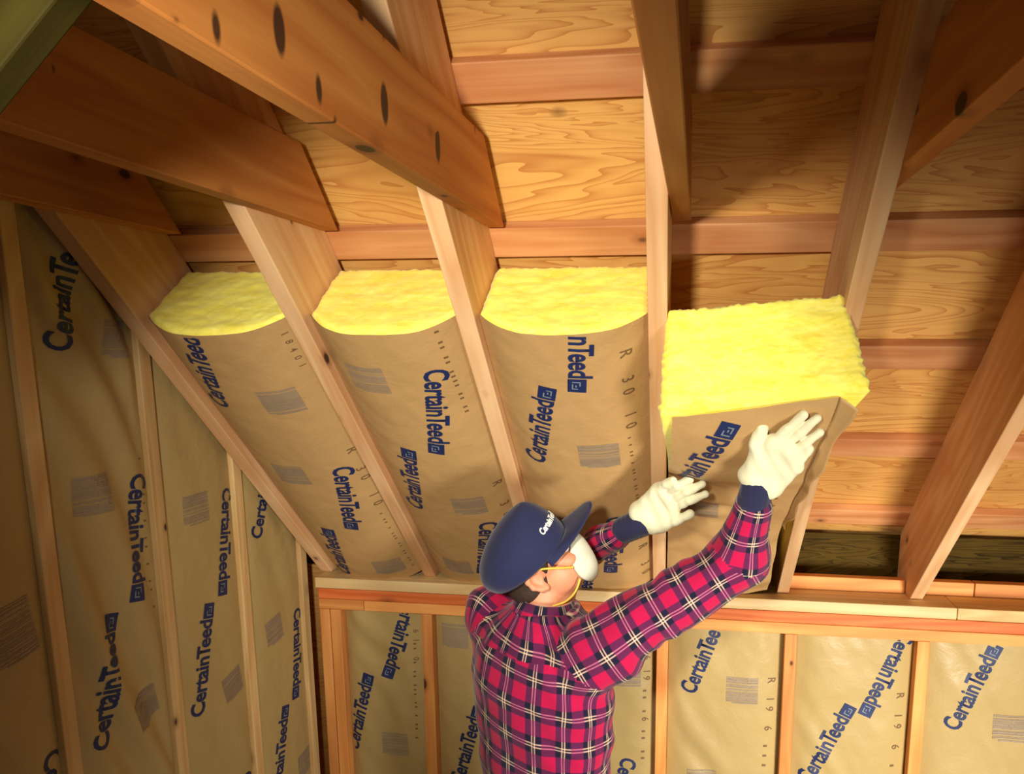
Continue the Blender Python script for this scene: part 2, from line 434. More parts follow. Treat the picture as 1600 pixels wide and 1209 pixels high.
# ------------------------------------------------------------------ printed kraft facings
def font_mesh(text, bold=0.0):
    cu = bpy.data.curves.new('t', 'FONT'); cu.body = text; cu.size = 1.0; cu.space_character = 0.97; cu.offset = bold; cu.resolution_u = 3
    ob = bpy.data.objects.new('t', cu); C.objects.link(ob)
    dg = bpy.context.evaluated_depsgraph_get(); me = bpy.data.meshes.new_from_object(ob.evaluated_get(dg))
    bm = bmesh.new(); bm.from_mesh(me)
    bpy.data.objects.remove(ob); bpy.data.curves.remove(cu); bpy.data.meshes.remove(me)
    for _ in range(2):
        es = [e for e in bm.edges if e.calc_length() > 0.35]
        if es: bmesh.ops.subdivide_edges(bm, edges=es, cuts=1)
    bmesh.ops.triangulate(bm, faces=bm.faces)
    bm.verts.index_update()
    vs = [(v.co.x, v.co.y) for v in bm.verts]; fs = [tuple(v.index for v in f.verts) for f in bm.faces]
    bm.free(); return vs, fs
def joined_word(parts, bold, gaps):
    vs, fs, x = [], [], 0.0
    for p, g in zip(parts, gaps):
        v, f = font_mesh(p, bold); lo, hi = min(q[0] for q in v), max(q[0] for q in v); b = len(vs)
        vs += [(q[0] - lo + x, q[1]) for q in v]; fs += [tuple(i + b for i in t) for t in f]; x += hi - lo + g
    return vs, fs
WORD = joined_word(['Certain', 'T', 'eed'], 0.026, [-0.04, -0.13, 0])
WX0, WX1 = min(v[0] for v in WORD[0]), max(v[0] for v in WORD[0])
def rectmesh(x0, y0, x1, y1, nx=4, ny=1):
    vs = [(x0 + (x1 - x0) * i / nx, y0 + (y1 - y0) * j / ny) for j in range(ny + 1) for i in range(nx + 1)]
    fs = [(j * (nx + 1) + i, j * (nx + 1) + i + 1, (j + 1) * (nx + 1) + i + 1, (j + 1) * (nx + 1) + i) for j in range(ny) for i in range(nx)]
    return vs, fs
TEXTS = {}
def text(s):
    if s not in TEXTS: TEXTS[s] = font_mesh(s, 0.004)
    return TEXTS[s]

class Facing:
    """paper sheet P(a,b) with printing laid onto it; everything ends up in one mesh"""
    def __init__(s, P, nrm, inside):
        s.P, s.nrm, s.inside = P, nrm, inside; s.v, s.f, s.m = [], [], []
    def grid(s, pts, na, nb, mi=0, flip=False):
        b0 = len(s.v); s.v += pts
        for j in range(nb):
            for i in range(na):
                q = (b0 + j * (na + 1) + i, b0 + j * (na + 1) + i + 1, b0 + (j + 1) * (na + 1) + i + 1, b0 + (j + 1) * (na + 1) + i)
                s.f.append(q[::-1] if flip else q); s.m.append(mi)
    def stamp(s, shape, org, e1, mi, lift=0.0016):
        e2 = (-e1[1], e1[0]); vs, fs = shape; b0 = len(s.v); ok = []
        for x, y in vs:
            a = org[0] + e1[0] * x + e2[0] * y; b = org[1] + e1[1] * x + e2[1] * y
            good = s.inside(a, b); ok.append(good)
            s.v.append(s.P(a, b) + s.nrm * lift)
        for f in fs:
            if all(ok[i] for i in f): s.f.append(tuple(i + b0 for i in f)); s.m.append(mi)
    def word(s, a, b, logo=True, frac=1.0, anchor='start'):
        """CertainTeed + square from a towards b; whole mark is 0.31 m long"""
        d = Vector((b[0] - a[0], b[1] - a[1])).normalized(); L = 0.312
        if anchor == 'end': a = (b[0] - d.x * L, b[1] - d.y * L)
        tl = L - 0.046; sc = tl / (WX1 - WX0)
        s.stamp(([((x - WX0) * sc, y * sc * 1.36) for x, y in WORD[0]], WORD[1]), a, (d.x, d.y), 1)
        if logo:
            q = 0.043; x0 = tl + 0.003; y0 = -0.003
            s.stamp(rectmesh(x0, y0, x0 + q, y0 + q, 4, 4), a, (d.x, d.y), 1)
            for r in ((0.008, 0.010, 0.011, 0.030), (0.008, 0.027, 0.022, 0.030), (0.016, 0.010, 0.033, 0.013), (0.030, 0.010, 0.033, 0.024), (0.019, 0.018, 0.026, 0.021)):
                s.stamp(rectmesh(x0 + r[0], y0 + r[1], x0 + r[2], y0 + r[3], 1, 1), a, (d.x, d.y), 4, 0.0024)
    def greybox(s, c, w=0.098, h=0.082, ang=0.0, seed=0):
        r = random.Random(seed); d = (math.cos(ang), math.sin(ang)); y = -h / 2; first = True
        while y < h / 2:
            t = r.choice((0.003, 0.004, 0.006)); g = r.choice((0.0010, 0.0012, 0.0016, 0.004))
            x0 = -w / 2 + (0.02 if first else 0)
            n = 14; xs = [x0 + (w / 2 - x0) * i / n for i in range(n + 1)]
            i = 0
            while i < n:
                j = min(n, i + r.randint(2, 9))
                s.stamp(rectmesh(xs[i], y, xs[j] - 0.0008, y + t, 3, 1), c, d, 2)
                i = j
            y += t + g; first = False
    def column(s, a, b, chars, size=0.03):
        """widely spaced characters printed one after the other from a to b"""
        d = Vector((b[0] - a[0], b[1] - a[1])); n = len(chars)
        e = d.normalized()
        for i, ch in enumerate(chars):
            if ch == ' ': continue
            o = (a[0] + d.x * i / n, a[1] + d.y * i / n)
            if ch == '.': s.stamp(rectmesh(0, 0, size * 0.20, size * 0.34, 1, 1), o, (e.x, e.y), 3)
            else:
                vs, fs = text(ch); s.stamp(([(x * size, y * size) for x, y in vs], fs), o, (e.x, e.y), 3)
    def build(s, parent, mat_):
        return mesh('kraft_facing', s.v, s.f, [mat_, M['ink'], M['grey'], M['dots'], M['knockout']], parent, True, fmat=s.m)

def nz(x, y, z=0.0): return noise.noise(Vector((x, y, z)))

def wool_block(parent, bot, t_end, k, seed, top=DEP - 0.004, t0=0.06, xl=None, nx=70, nz_=44, face=None, rag_side=False):
    """batt body: closed block whose upper end is a ragged torn face. bot(x,t) lower offset; face(s,r) -> point"""
    vs, fs = [], []
    for j in range(nz_ + 1):
        r = j / nz_
        for i in range(nx + 1):
            q = i / nx
            p = face(q, r)
            ed = min(q, 1 - q) * 1.0; er = min(r, 1 - r)
            e = min(1, min(ed / 0.05, er / 0.08)); rag = noise.fractal(Vector((p.x * 30, p.z * 55 + seed, p.y * 30)), 0.9, 2.1, 5)
            lay = noise.noise(Vector((p.x * 8, p.z * 40 + seed * 3, seed)))
            p = p + U * (rag * (0.0022 + 0.0030 * (1 - e)) + lay * 0.0022 - 0.016 * (1 - e) ** 2)
            p = p - N * ((nz(p.x * 45, seed, p.y * 9) * 0.005 + nz(p.x * 130, seed, p.y * 20) * 0.004) * (1 if r > 0.93 else 0))
            if rag_side and (q > 0.97 or q < 0.02): p = p + Vector((nz(p.z * 130, seed, 2.0) * 0.006 + nz(p.z * 50, seed, 5.0) * 0.005, 0, 0))
            vs.append(p)
    W = nx + 1
    for j in range(nz_):
        for i in range(nx):
            fs.append((j * W + i, j * W + i + 1, (j + 1) * W + i + 1, (j + 1) * W + i))
    # skirt down to the low end
    loop = [i for i in range(W)] + [j * W + nx for j in range(1, nz_ + 1)] + [nz_ * W + i for i in range(nx - 1, -1, -1)] + [j * W for j in range(nz_ - 1, 0, -1)]
    prev = loop
    steps = [0.97, 0.9, 0.75, 0.55, 0.35, 0.15, 0.0]
    for sfrac in steps:
        cur = []
        for idx in loop:
            j, i = divmod(idx, W); q, r = i / nx, j / nz_
            cur.append(len(vs)); vs.append(bot(q, r, sfrac))
        L = len(loop)
        for a in range(L): fs.append((prev[(a + 1) % L], prev[a], cur[a], cur[(a + 1) % L]))
        prev = cur
    fs.append(tuple(prev[::-1]))
    me = mesh('glass_wool', vs, fs, M['wool'], parent, True)
    bm = bmesh.new(); bm.from_mesh(me.data); bmesh.ops.recalc_face_normals(bm, faces=bm.faces); bm.to_mesh(me.data); bm.free()
    return me

# roof bays with installed batts
def roof_batt(k, label, prints):
    seed = 11.0 + k * 7
    root = empty('roof_insulation_batt', RP((k + 0.5) * SP, 0.03, 0.1), label, 'insulation', 'batts in the sloping roof bays')
    def offs(x, t):
        a, b = bay(k, t); s = (2 * (x - a) / (b - a) - 1); s = max(-1, min(1, s))
        amp = 0.030 + 0.012 * max(0, (t - 0.7) / 0.46)
        o = 0.030 - (amp + 0.030) * (1 - abs(s) ** 2.8)
        edge = 1 - abs(s)
        o += 0.004 * nz(x * 7 + seed, t * 5, seed) * min(1, edge * 4)
        # drag wrinkles fanning off the staples
        w = math.sin((t * 34 + abs(s) * -6 + 2.2 * nz(x * 4, t * 4, seed))) ** 3
        o += 0.0022 * w * min(1, edge * 3) * max(0, 0.9 - edge) * (0.6 + nz(t * 3, seed))
        o += 0.0012 * nz(x * 30, t * 22, seed + 5)
        return o
    P = lambda x, t: RP(x, t, offs(x, t))
    def inside(x, t):
        a, b = bay(k, t); return a + 0.004 < x < b - 0.004 and 0.015 < t < T_END - 0.004
    F = Facing(P, N, inside)
    na, nb = 56, 150
    pts = []
    for j in range(nb + 1):
        t = 0.008 + (T_END - 0.008) * j / nb; a, b = bay(k, t)
        for i in range(na + 1):
            q = i / na; q = 0.5 - 0.5 * math.cos(math.pi * q) * (0.75 + 0.25 * abs(math.cos(math.pi * q))); pts.append(P(a + (b - a) * q, t))
    F.grid(pts, na, nb, 0, True)
    prints(F)
    F.build(root, M['kraft'])
    def face(q, r):
        a, b = bay(k, T_END); x = a + (b - a) * q; lo = offs(x, T_END) + 0.002
        return RP(x, T_END + 0.006 - 0.020 * r, lo + (DEP - 0.016 - lo) * r)
    def bot(q, r, s):
        t = 0.07 + (T_END - 0.02 - 0.07) * s; a, b = bay(k, t); x = a + (b - a) * q
        lo = offs(x, t) + 0.003 + (0.02 * (1 - s) if True else 0)
        return RP(x, t - 0.020 * r * s, lo + (DEP - 0.016 - lo) * r)
    wool_block(root, bot, T_END, k, seed, face=face)
    return root

def pr1(F):
    F.word((0.118, 0.893), (0.178, 1.131)); F.word((0.300, 0.646), (0.227, 0.345)); F.word((0.121, 0.025), (0.178, 0.331), anchor='end')
    F.greybox((0.279, 0.927), seed=1); F.greybox((0.166, 0.619), seed=2); F.greybox((0.285, 0.10), seed=3)
    F.column((0.353, 0.700), (0.344, 0.407), 'R 30 10', 0.034); F.column((0.356, 1.127), (0.356, 1.0), '18401', 0.02)
    F.column((0.346, 0.39), (0.35, 0.05), '. .. . ... .. .. .. .', 0.02)
def pr2(F):
    F.word((0.688, 1.045), (0.615, 0.740)); F.word((0.506, 0.443), (0.575, 0.741))
    F.greybox((0.539, 1.012), seed=4); F.greybox((0.661, 0.486), seed=5); F.greybox((0.538, 0.13), seed=6)
    F.column((0.735, 1.146), (0.738, 0.86), '. .. .. .... .. ..', 0.026); F.column((0.744, 0.57), (0.744, 0.2), 'R 30 10', 0.034)
    F.word((0.675, 0.40), (0.60, 0.10))
def pr3(F):
    F.word((0.915, 0.690), (0.988, 0.985)); F.word((1.058, 1.286), (1.020, 0.984), anchor='end'); F.word((1.065, 0.45), (1.033, 0.143), anchor='end')
    F.word((0.945, -0.15), (1.0, 0.14), anchor='end')
    F.greybox((1.068, 0.735), 0.105, 0.09, seed=7); F.greybox((0.93, 0.40), seed=8)
    F.column((1.143, 1.090), (1.141, 0.800), 'R 30 10', 0.038); F.column((1.143, 0.790), (1.152, 0.44), '. . .. . .. . .. ... ..', 0.022); F.column((1.146, 0.26), (1.150, 0.04), 'R 30', 0.036)
roof_batt(0, 'installed roof batt in the leftmost bay, yellow end beside the first rafter', pr1)
roof_batt(1, 'installed roof batt between the second and third rafters, left of the cap', pr2)
roof_batt(2, 'installed roof batt between the third and fourth rafters, above the cap', pr3)

# the batt being pushed into the fourth bay
def held_batt():
    k = 3; seed = 77.0; TE = 1.040
    root = empty('roof_insulation_batt', RP(3.5 * SP, 0.03, 0.1), 'roof batt being pushed into its bay by the two gloves, end sticking out', 'insulation', 'batts in the sloping roof bays')
    def base(t):
        q = max(0, min(1, (t - 0.35) / 0.68)); return -0.165 * q * q * (3 - 2 * q)
    def lims(t, off):
        a, b = bay(k, t); w = max(0, min(1, -off / 0.165))
        return a - 0.008 * w, b + 0.044 * w
    def offs(x, t):
        a, b = lims(t, base(t)); s = max(-1, min(1, 2 * (x - a) / (b - a) - 1)); q = max(0, (TE - t) / 0.25); q = min(1, q)
        o = base(t) + 0.010 * q - (0.006 + 0.030 * q) * (1 - abs(s) ** 2.4)
        o += 0.014 * math.exp(-(((x - 1.50) / 0.06) ** 2 + ((t - 0.95) / 0.07) ** 2)) + 0.034 * math.exp(-(((x - 1.30) / 0.08) ** 2 + ((t - 0.67) / 0.08) ** 2))
        o += q * (0.012 * nz(x * 6 + seed, t * 6, seed) + 0.010 * math.sin(t * 46 + 5 * nz(x * 5, t * 3, 3)) * max(0, nz(x * 4, t * 5, 8) + 0.3))
        o += 0.0016 * nz(x * 26, t * 24, seed)
        return o
    P = lambda x, t: RP(x, t, offs(x, t))
    def edge(t):  # wavy edges of the paper
        a, b = bay(k, t); up = max(0, min(1, (t - 0.6) / 0.3)); w = max(0, min(1, (t - 0.84) / 0.2))
        return (a + 0.004 + 0.010 * up + 0.006 * nz(t * 9, 1.5) * up + 0.008 * max(0, nz(t * 5, 9.2)), b - 0.030 + 0.018 * w + 0.006 * nz(t * 8, 4.4))
    def skew(x, t):  # the cut end runs a little further up on the right
        a, b = lims(TE, base(TE)); return t + 0.085 * max(0, (x - a) / (b - a)) * max(0, min(1, (t - 0.75) / 0.29)) ** 2
    PS = lambda x, t: RP(x, skew(x, t), offs(x, t))
    def inside(x, t):
        a, b = edge(t); return a < x < b and 0.03 < t < TE
    F = Facing(PS, N, inside); na, nb = 60, 140; pts = []
    for j in range(nb + 1):
        t = 0.02 + (TE - 0.02) * j / nb; a, b = edge(t)
        for i in range(na + 1): pts.append(PS(a + (b - a) * i / na, t))
    F.grid(pts, na, nb, 0, True)
    F.word((1.284, 0.712), (1.402, 1.005), anchor='end')
    F.greybox((1.328, 0.535), 0.10, 0.085, seed=9)
    F.column((1.512, 0.83), (1.510, 0.15), '6 .. . .. .. 0 .. . .', 0.026)
    F.greybox((1.33, 0.16), seed=10)
    F.build(root, M['kraft'])
    # loose stapling flange curling away along the right edge
    vs, fs = [], []; n = 110
    for j in range(n + 1):
        t = 0.42 + (TE - 0.42) * j / n; b = edge(t)[1]; q = j / n
        wid = 0.008 + 0.018 * q; wav = 0.006 * nz(t * 12, 2.2) + 0.004 * math.sin(t * 38)
        for i in range(7):
            r = i / 6; p = RP(b + wid * r + wav * r, skew(b, t), offs(b, t))
            vs.append(p + N * (0.002 + 0.017 * r ** 1.3 * (0.5 + 0.5 * q) + wav * r * 0.8) - U * 0.01 * r)
    for j in range(n):
        for i in range(6): fs.append((j * 7 + i, (j + 1) * 7 + i, (j + 1) * 7 + i + 1, j * 7 + i + 1))
    fl = mesh('stapling_flange', vs, fs, M['kraft'], root, True)
    md = fl.modifiers.new('s', 'SOLIDIFY'); md.thickness = 0.0008
    # the torn end
    def face(q, r):
        a, b = lims(TE, -0.165 * (1 - r)); x = a + (b - a) * q
        bow = 0.006 * math.sin(math.pi * r); x += bow if q > 0.5 else -bow * 0.4
        off = -0.163 + 0.190 * r + 0.012 * (q - .5) * r
        if r < 0.02: off = max(off, offs(min(max(x, edge(TE)[0]), edge(TE)[1]), TE) + 0.003)
        return RP(x, TE + 0.016 + 0.128 * r + q * (0.085 - 0.058 * r), off)
    def bot(q, r, s):
        t = 0.10 + (TE - 0.03 - 0.10) * s; a, b = bay(k, t); w = max(0, min(1, (t - 0.84) / 0.17)); w = w * w
        ra = a + 0.006 * (1 - w) - 0.008 * w; rb_ = b - 0.044 + 0.085 * w * (1 if s > 0.96 else 0.5)
        x = ra + (rb_ - ra) * q
        xe = min(max(x, edge(t)[0]), edge(t)[1])
        lo = max(offs(xe, t), base(t) - 0.012) + 0.006 + 0.030 * (1 - s ** 10)
        return RP(x, skew(x, t) + 0.10 * r * s, min(lo + 0.19 * r, DEP - 0.004))
    wool_block(root, bot, TE, k, seed, face=face, nx=120, nz_=70, rag_side=True)
held_batt()

# ------------------------------------------------------------------ wall batts
def wall_batt(x0, x1, label, prints, seed):
    root = empty('wall_insulation_batt', ((x0 + x1) / 2, 0.07, FLOOR + 0.04), label, 'insulation', 'batts between the far wall studs')
    zt = -0.1145
    def yy(x, z):
        s = max(-1, min(1, 2 * (x - x0) / (x1 - x0) - 1)); e = 1 - abs(s)
        y = 0.040 - 0.026 * (1 - abs(s) ** 4)
        y += 0.0075 * nz(x * 6, z * 4, seed) * min(1, e * 4)
        f = nz(x * 5 + z * 2.2, seed, 1.0)
        y += 0.0075 * math.sin((x * 0.9 + z * 0.55) * 52 + 5 * nz(x * 3, z * 2, seed)) * max(0, f + 0.1) * min(1, e * 4) + 0.0022 * nz(x * 16 + z * 7, z * 12, seed + 4) * min(1, e * 4)
        y += 0.001 * nz(x * 30, z * 24, seed)
        return y
    P = lambda x, z: Vector((x, yy(x, z), z))
    F = Facing(P, Vector((0, -1, 0)), lambda x, z: x0 + 0.003 < x < x1 - 0.003 and FLOOR + 0.05 < z < zt - 0.002)
    na, nb = 40, 130
    F.grid([P(x0 + (x1 - x0) * i / na, zt + (FLOOR + 0.04 - zt) * j / nb) for j in range(nb + 1) for i in range(na + 1)], na, nb, 0, True)
    prints(F); F.build(root, M['kraft_wall'])
    vs = [(x, y, z) for z in (FLOOR + 0.042, zt - 0.002) for y in (0.056, 0.137) for x in (x0 + 0.001, x1 - 0.001)]
    mesh('glass_wool', vs, [(0, 2, 3, 1), (4, 5, 7, 6), (0, 1, 5, 4), (2, 6, 7, 3), (0, 4, 6, 2), (1, 3, 7, 5)], M['wool'], root)
def sx(k): return k * SP + (0.006 if k > 3 else 0)
wb = [
 (0.0915, sx(1) - .020, 'far wall batt in the left corner, first from the left', lambda F: (
    F.word((0.117, -0.662), (0.198, -0.352)), F.word((0.327, -0.055), (0.229, -0.357), anchor='end'), F.greybox((0.266, -0.62), seed=21),
    F.column((0.348, -0.18), (0.340, -0.604), '6 1.. 0. .. ... .. . .. .', 0.026))),
 (sx(1) + .020, sx(2) - .020, 'far wall batt just left of the man, partly behind his shirt', lambda F: (
    F.word((0.515, -0.755), (0.600, -0.455)), F.greybox((0.500, -0.194), seed=22), F.greybox((0.66, -0.65), seed=23))),
 (sx(2) + .020, sx(3) - .020, 'far wall batt just right of the man below his raised arm', lambda F: (
    F.word((1.088, -0.594), (1.01, -0.90)), F.greybox((1.100, -0.295), seed=24), F.column((1.158, -0.225), (1.152, -0.62), '6 19 .. .6 .. ..', 0.032))),
 (sx(3) + .020, sx(4) - .020, 'far wall batt below the elbow of the raised arm', lambda F: (
    F.word((1.328, -0.353), (1.416, -0.108)), F.greybox((1.485, -0.326), 0.104, 0.09, seed=25), F.column((1.568, -0.275), (1.558, -0.62), 'R 19 6 ...', 0.036),
    F.greybox((1.36, -0.66), seed=29))),
 (sx(4) + .020, sx(5) - .020, 'wrinkled far wall batt, second from the right', lambda F: (
    F.word((1.721, -0.640), (1.850, -0.360), anchor='end'), F.word((1.972, -0.09), (1.858, -0.377), anchor='end'), F.column((1.975, -0.30), (1.966, -0.66), 'R 19 6 .. ', 0.036),
    F.greybox((1.76, -0.3), 0.0, 0.0, seed=26))),
 (sx(5) + .020, sx(6) - .020, 'far wall batt at the right edge of the picture', lambda F: (
    F.word((2.166, -0.417), (2.275, -0.125)), F.greybox((2.325, -0.396), 0.11, 0.09, seed=27))),
]
for i, (a, b, l, pf) in enumerate(wb): wall_batt(a, b, l, pf, 30 + i * 5)

def gable_batt(y0, y1, label, prints, seed, fold=0.0):
    root = empty('gable_insulation_batt', (XG - 0.07, (y0 + y1) / 2, FLOOR + 0.04), label, 'insulation', 'batts between the gable wall studs')
    def xx(y, z):
        s = max(-1, min(1, 2 * (y - y0) / (y1 - y0) - 1)); e = 1 - abs(s)
        x = XG - 0.016 + 0.013 * (1 - abs(s) ** 4)
        x += 0.005 * nz(y * 5, z * 3, seed) * min(1, e * 4)
        x += fold * 0.010 * math.sin((y * 1.0 + z * 0.42) * 44 + 4 * nz(y * 3, z * 1.5, seed)) * max(0, nz(y * 2 + 3, z * 1.6, seed + 2) + 0.25) * min(1, e * 4)
        x += 0.001 * nz(y * 30, z * 24, seed)
        return x
    P = lambda y, z: Vector((xx(y, z), y, z))
    F = Facing(P, Vector((1, 0, 0)), lambda y, z: y0 + 0.003 < y < y1 - 0.003 and FLOOR + 0.05 < z < slope_z(y) + 0.07)
    na, nb = 40, 170; pts = []
    for j in range(nb + 1):
        for i in range(na + 1):
            y = y0 + (y1 - y0) * i / na; z = FLOOR + 0.04 + (slope_z(y) + 0.08 - FLOOR - 0.04) * j / nb; pts.append(P(y, z))
    F.grid(pts, na, nb, 0, False)
    prints(F); F.build(root, M['kraft_wall'])
    vs = [(x, y, z) for y in (y0 + .001, y1 - .001) for x, z in ((-0.160, FLOOR + 0.042), (XG - 0.06, FLOOR + 0.042), (XG - 0.06, slope_z(y) + 0.078), (-0.160, slope_z(y) + 0.078))]
    mesh('glass_wool', vs, [(0, 1, 2, 3), (7, 6, 5, 4), (0, 4, 5, 1), (1, 5, 6, 2), (2, 6, 7, 3), (3, 7, 4, 0)], M['wool'], root)
gb = [
 (GY[0] - .32, GY[0] - .02, 'gable wall batt beyond the left edge of the picture', lambda F: None, 0.3),
 (GY[0] + .02, GY[1] - .02, 'dim gable wall batt at the left edge, nearest the camera', lambda F: (
    F.greybox((-1.073, 0.224), 0.10, 0.12, 0.15, seed=41), F.greybox((-1.1, 0.7), seed=45), F.word((-1.041, -0.06), (-1.09, -0.36)))),
 (GY[1] + .02, GY[2] - .02, 'creased gable wall batt, second from the left', lambda F: (
    F.word((-0.873, 0.781), (-0.800, 1.08)), F.word((-0.727, 0.492), (-0.779, 0.177)), F.word((-0.876, -0.135), (-0.806, 0.169)),
    F.greybox((-0.735, 0.812), 0.075, 0.085, seed=42), F.greybox((-0.848, 0.461), 0.095, 0.085, seed=43), F.greybox((-0.752, -0.101), 0.09, 0.085, 0.25, seed=44),
    F.column((-0.697, 0.526), (-0.697, 0.123), '. . .. . .. . .. .', 0.02)), 1.7),
 (GY[2] + .02, GY[3] - .02, 'gable wall batt third from the left', lambda F: (
    F.word((-0.394, 0.393), (-0.453, 0.085)), F.word((-0.552, -0.226), (-0.474, 0.080)), F.greybox((-0.517, 0.358), seed=46), F.greybox((-0.418, -0.198), 0.09, 0.085, 0.2, seed=47),
    F.word((-0.41, -0.50), (-0.47, -0.80))), 0.2),
 (GY[3] + .02, GY[4] - .02, 'short gable wall batt next to the room corner', lambda F: (
    F.word((-0.229, 0.197), (-0.130, 0.491)), F.word((-0.069, -0.094), (-0.120, -0.40)), F.word((-0.235, -0.70), (-0.146, -0.403), anchor='end'),
    F.greybox((-0.196, -0.119), 0.09, 0.085, 0.15, seed=48), F.greybox((-0.062, -0.666), seed=49)), 0.2),
]
for i, g in enumerate(gb): gable_batt(*g[:4], 50 + i * 6, *(g[4:] or (0.3,)))
#PERSON
# ------------------------------------------------------------------ solid surfaces from joined rounded forms
def cone(a, b, ra, rb):
    a, b = np.array(a, float), np.array(b, float)
    def f(X):
        ba = b - a; L2 = ba @ ba
        t = np.clip(((X - a) @ ba) / L2, 0, 1)
        d = X - a - t[..., None] * ba
        return np.sqrt((d * d).sum(-1)) - (ra + (rb - ra) * t)
    r = max(ra, rb)
    return f, np.minimum(a, b) - r, np.maximum(a, b) + r
def ell(c, ax, rad):
    """ellipsoid with orthonormal axes rows ax and radii"""
    c, ax, rad = np.array(c, float), np.array(ax, float), np.array(rad, float)
    def f(X):
        q = (X - c) @ ax.T
        k0 = np.sqrt(((q / rad) ** 2).sum(-1)); k1 = np.sqrt(((q / rad ** 2) ** 2).sum(-1)) + 1e-9
        return k0 * (k0 - 1) / k1
    R = (np.abs(ax) * rad[:, None]).max(0) * 1.6 + 0.005
    return f, c - R, c + R
def surface(prims, h, k, warp=None):
    """prims: (f, lo, hi, op) op '+' joins, '-' carves; returns vertices and quads of the skin"""
    lo = np.min([p[1] for p in prims if p[3] == '+'], 0) - 3 * h; hi = np.max([p[2] for p in prims if p[3] == '+'], 0) + 3 * h
    n = np.ceil((hi - lo) / h).astype(int) + 1
    F = np.full(n, 1.0, np.float32)
    for p in prims:
        f, a, b, op = p[:4]; kk = p[4] if len(p) > 4 else (k if op == '+' else k * 0.6)
        i0 = np.clip(np.floor((a - 0.05 - lo) / h).astype(int), 0, n); i1 = np.clip(np.ceil((b + 0.05 - lo) / h).astype(int) + 1, 0, n)
        if np.any(i1 <= i0): continue
        g = [lo[d] + h * np.arange(i0[d], i1[d]) for d in range(3)]
        X = np.stack(np.meshgrid(*g, indexing='ij'), -1)
        d = f(X); s = tuple(slice(i0[j], i1[j]) for j in range(3)); A = F[s]
        if op == '+':
            q = np.clip(kk - np.abs(A - d), 0, None) / kk; F[s] = np.minimum(A, d) - q * q * kk * 0.25
        else:
            d = -d; q = np.clip(kk - np.abs(A - d), 0, None) / kk; F[s] = np.maximum(A, d) + q * q * kk * 0.25
    if warp is not None:
        near = np.abs(F) < 0.03; idx = np.argwhere(near); X = lo + idx * h
        F[near] += warp(X).astype(np.float32)
    I = F < 0
    cell = np.zeros(n - 1, bool); cnt = np.zeros(n - 1, np.float32); acc = np.zeros(tuple(n - 1) + (3,), np.float32)
    sl = lambda d, o: slice(o, n[d] - 1 + o)
    corners = [(i, j, k_) for i in (0, 1) for j in (0, 1) for k_ in (0, 1)]
    for c0 in corners:
        for d in range(3):
            if c0[d]: continue
            c1 = list(c0); c1[d] = 1
            A = F[tuple(sl(q, c0[q]) for q in range(3))]; B = F[tuple(sl(q, c1[q]) for q in range(3))]
            x = (A < 0) != (B < 0)
            t = np.where(x, A / np.where(x, A - B, 1), 0)
            cnt += x
            for q in range(3): acc[..., q] += np.where(x, c0[q] + (t if q == d else 0), 0)
    on = cnt > 0; vid = np.full(n - 1, -1, int); vid[on] = np.arange(on.sum())
    V = lo + h * (np.argwhere(on) + acc[on] / cnt[on][:, None])
    quads = []
    for d in range(3):
        u, v = (d + 1) % 3, (d + 2) % 3
        A = np.take(I, range(0, n[d] - 1), d); B = np.take(I, range(1, n[d]), d)
        x = A != B; ids = np.argwhere(x)
        ok = (ids[:, u] > 0) & (ids[:, v] > 0) & (ids[:, u] < n[u] - 1) & (ids[:, v] < n[v] - 1); ids = ids[ok]
        inside = A[tuple(ids.T)]
        def g(du, dv):
            p = ids.copy(); p[:, u] -= du; p[:, v] -= dv; return vid[tuple(p.T)]
        q = np.stack([g(1, 1), g(0, 1), g(0, 0), g(1, 0)], 1)
        q[~inside] = q[~inside][:, ::-1]
        quads.append(q)
    return V, np.concatenate(quads)
P_ = lambda t, op='+': (t[0], t[1], t[2], op)
def solid(name, prims, h, k, m, parent, warp=None, loc=None, relax=1):
    V, Q = surface(prims, h, k, warp)
    for _ in range(relax):
        acc = np.zeros_like(V); c = np.zeros(len(V))
        for i in range(4):
            a, b = Q[:, i], Q[:, (i + 1) % 4]
            np.add.at(acc, a, V[b]); np.add.at(c, a, 1); np.add.at(acc, b, V[a]); np.add.at(c, b, 1)
        V = V * 0.5 + 0.5 * acc / c[:, None]
    return mesh(name, V.tolist(), Q.tolist(), m, parent, True, loc), V, Q
def tube(name, pts, r, m, parent, seg=10, close=False):
    pts = [Vector(p) for p in pts]; vs, fs = [], []
    # smooth the path
    out = []
    for i in range(len(pts) - 1):
        p0, p1, p2, p3 = pts[max(i - 1, 0)], pts[i], pts[i + 1], pts[min(i + 2, len(pts) - 1)]
        for q in range(6):
            t = q / 6; out.append(0.5 * ((2 * p1) + (p2 - p0) * t + (2 * p0 - 5 * p1 + 4 * p2 - p3) * t * t + (3 * p1 - p0 - 3 * p2 + p3) * t ** 3))
    out.append(pts[-1]); ref = Vector((0.3, 0.2, 1)).normalized()
    for i, p in enumerate(out):
        d = (out[min(i + 1, len(out) - 1)] - out[max(i - 1, 0)]).normalized(); x = (ref - d * ref.dot(d)).normalized(); y = d.cross(x)
        for j in range(seg):
            a = 2 * math.pi * j / seg; vs.append(p + r * (math.cos(a) * x + math.sin(a) * y))
    for i in range(len(out) - 1):
        for j in range(seg): fs.append((i * seg + j, i * seg + (j + 1) % seg, (i + 1) * seg + (j + 1) % seg, (i + 1) * seg + j))
    fs += [tuple(range(seg - 1, -1, -1)), tuple((len(out) - 1) * seg + j for j in range(seg))]
    return mesh(name, vs, fs, m, parent, True)

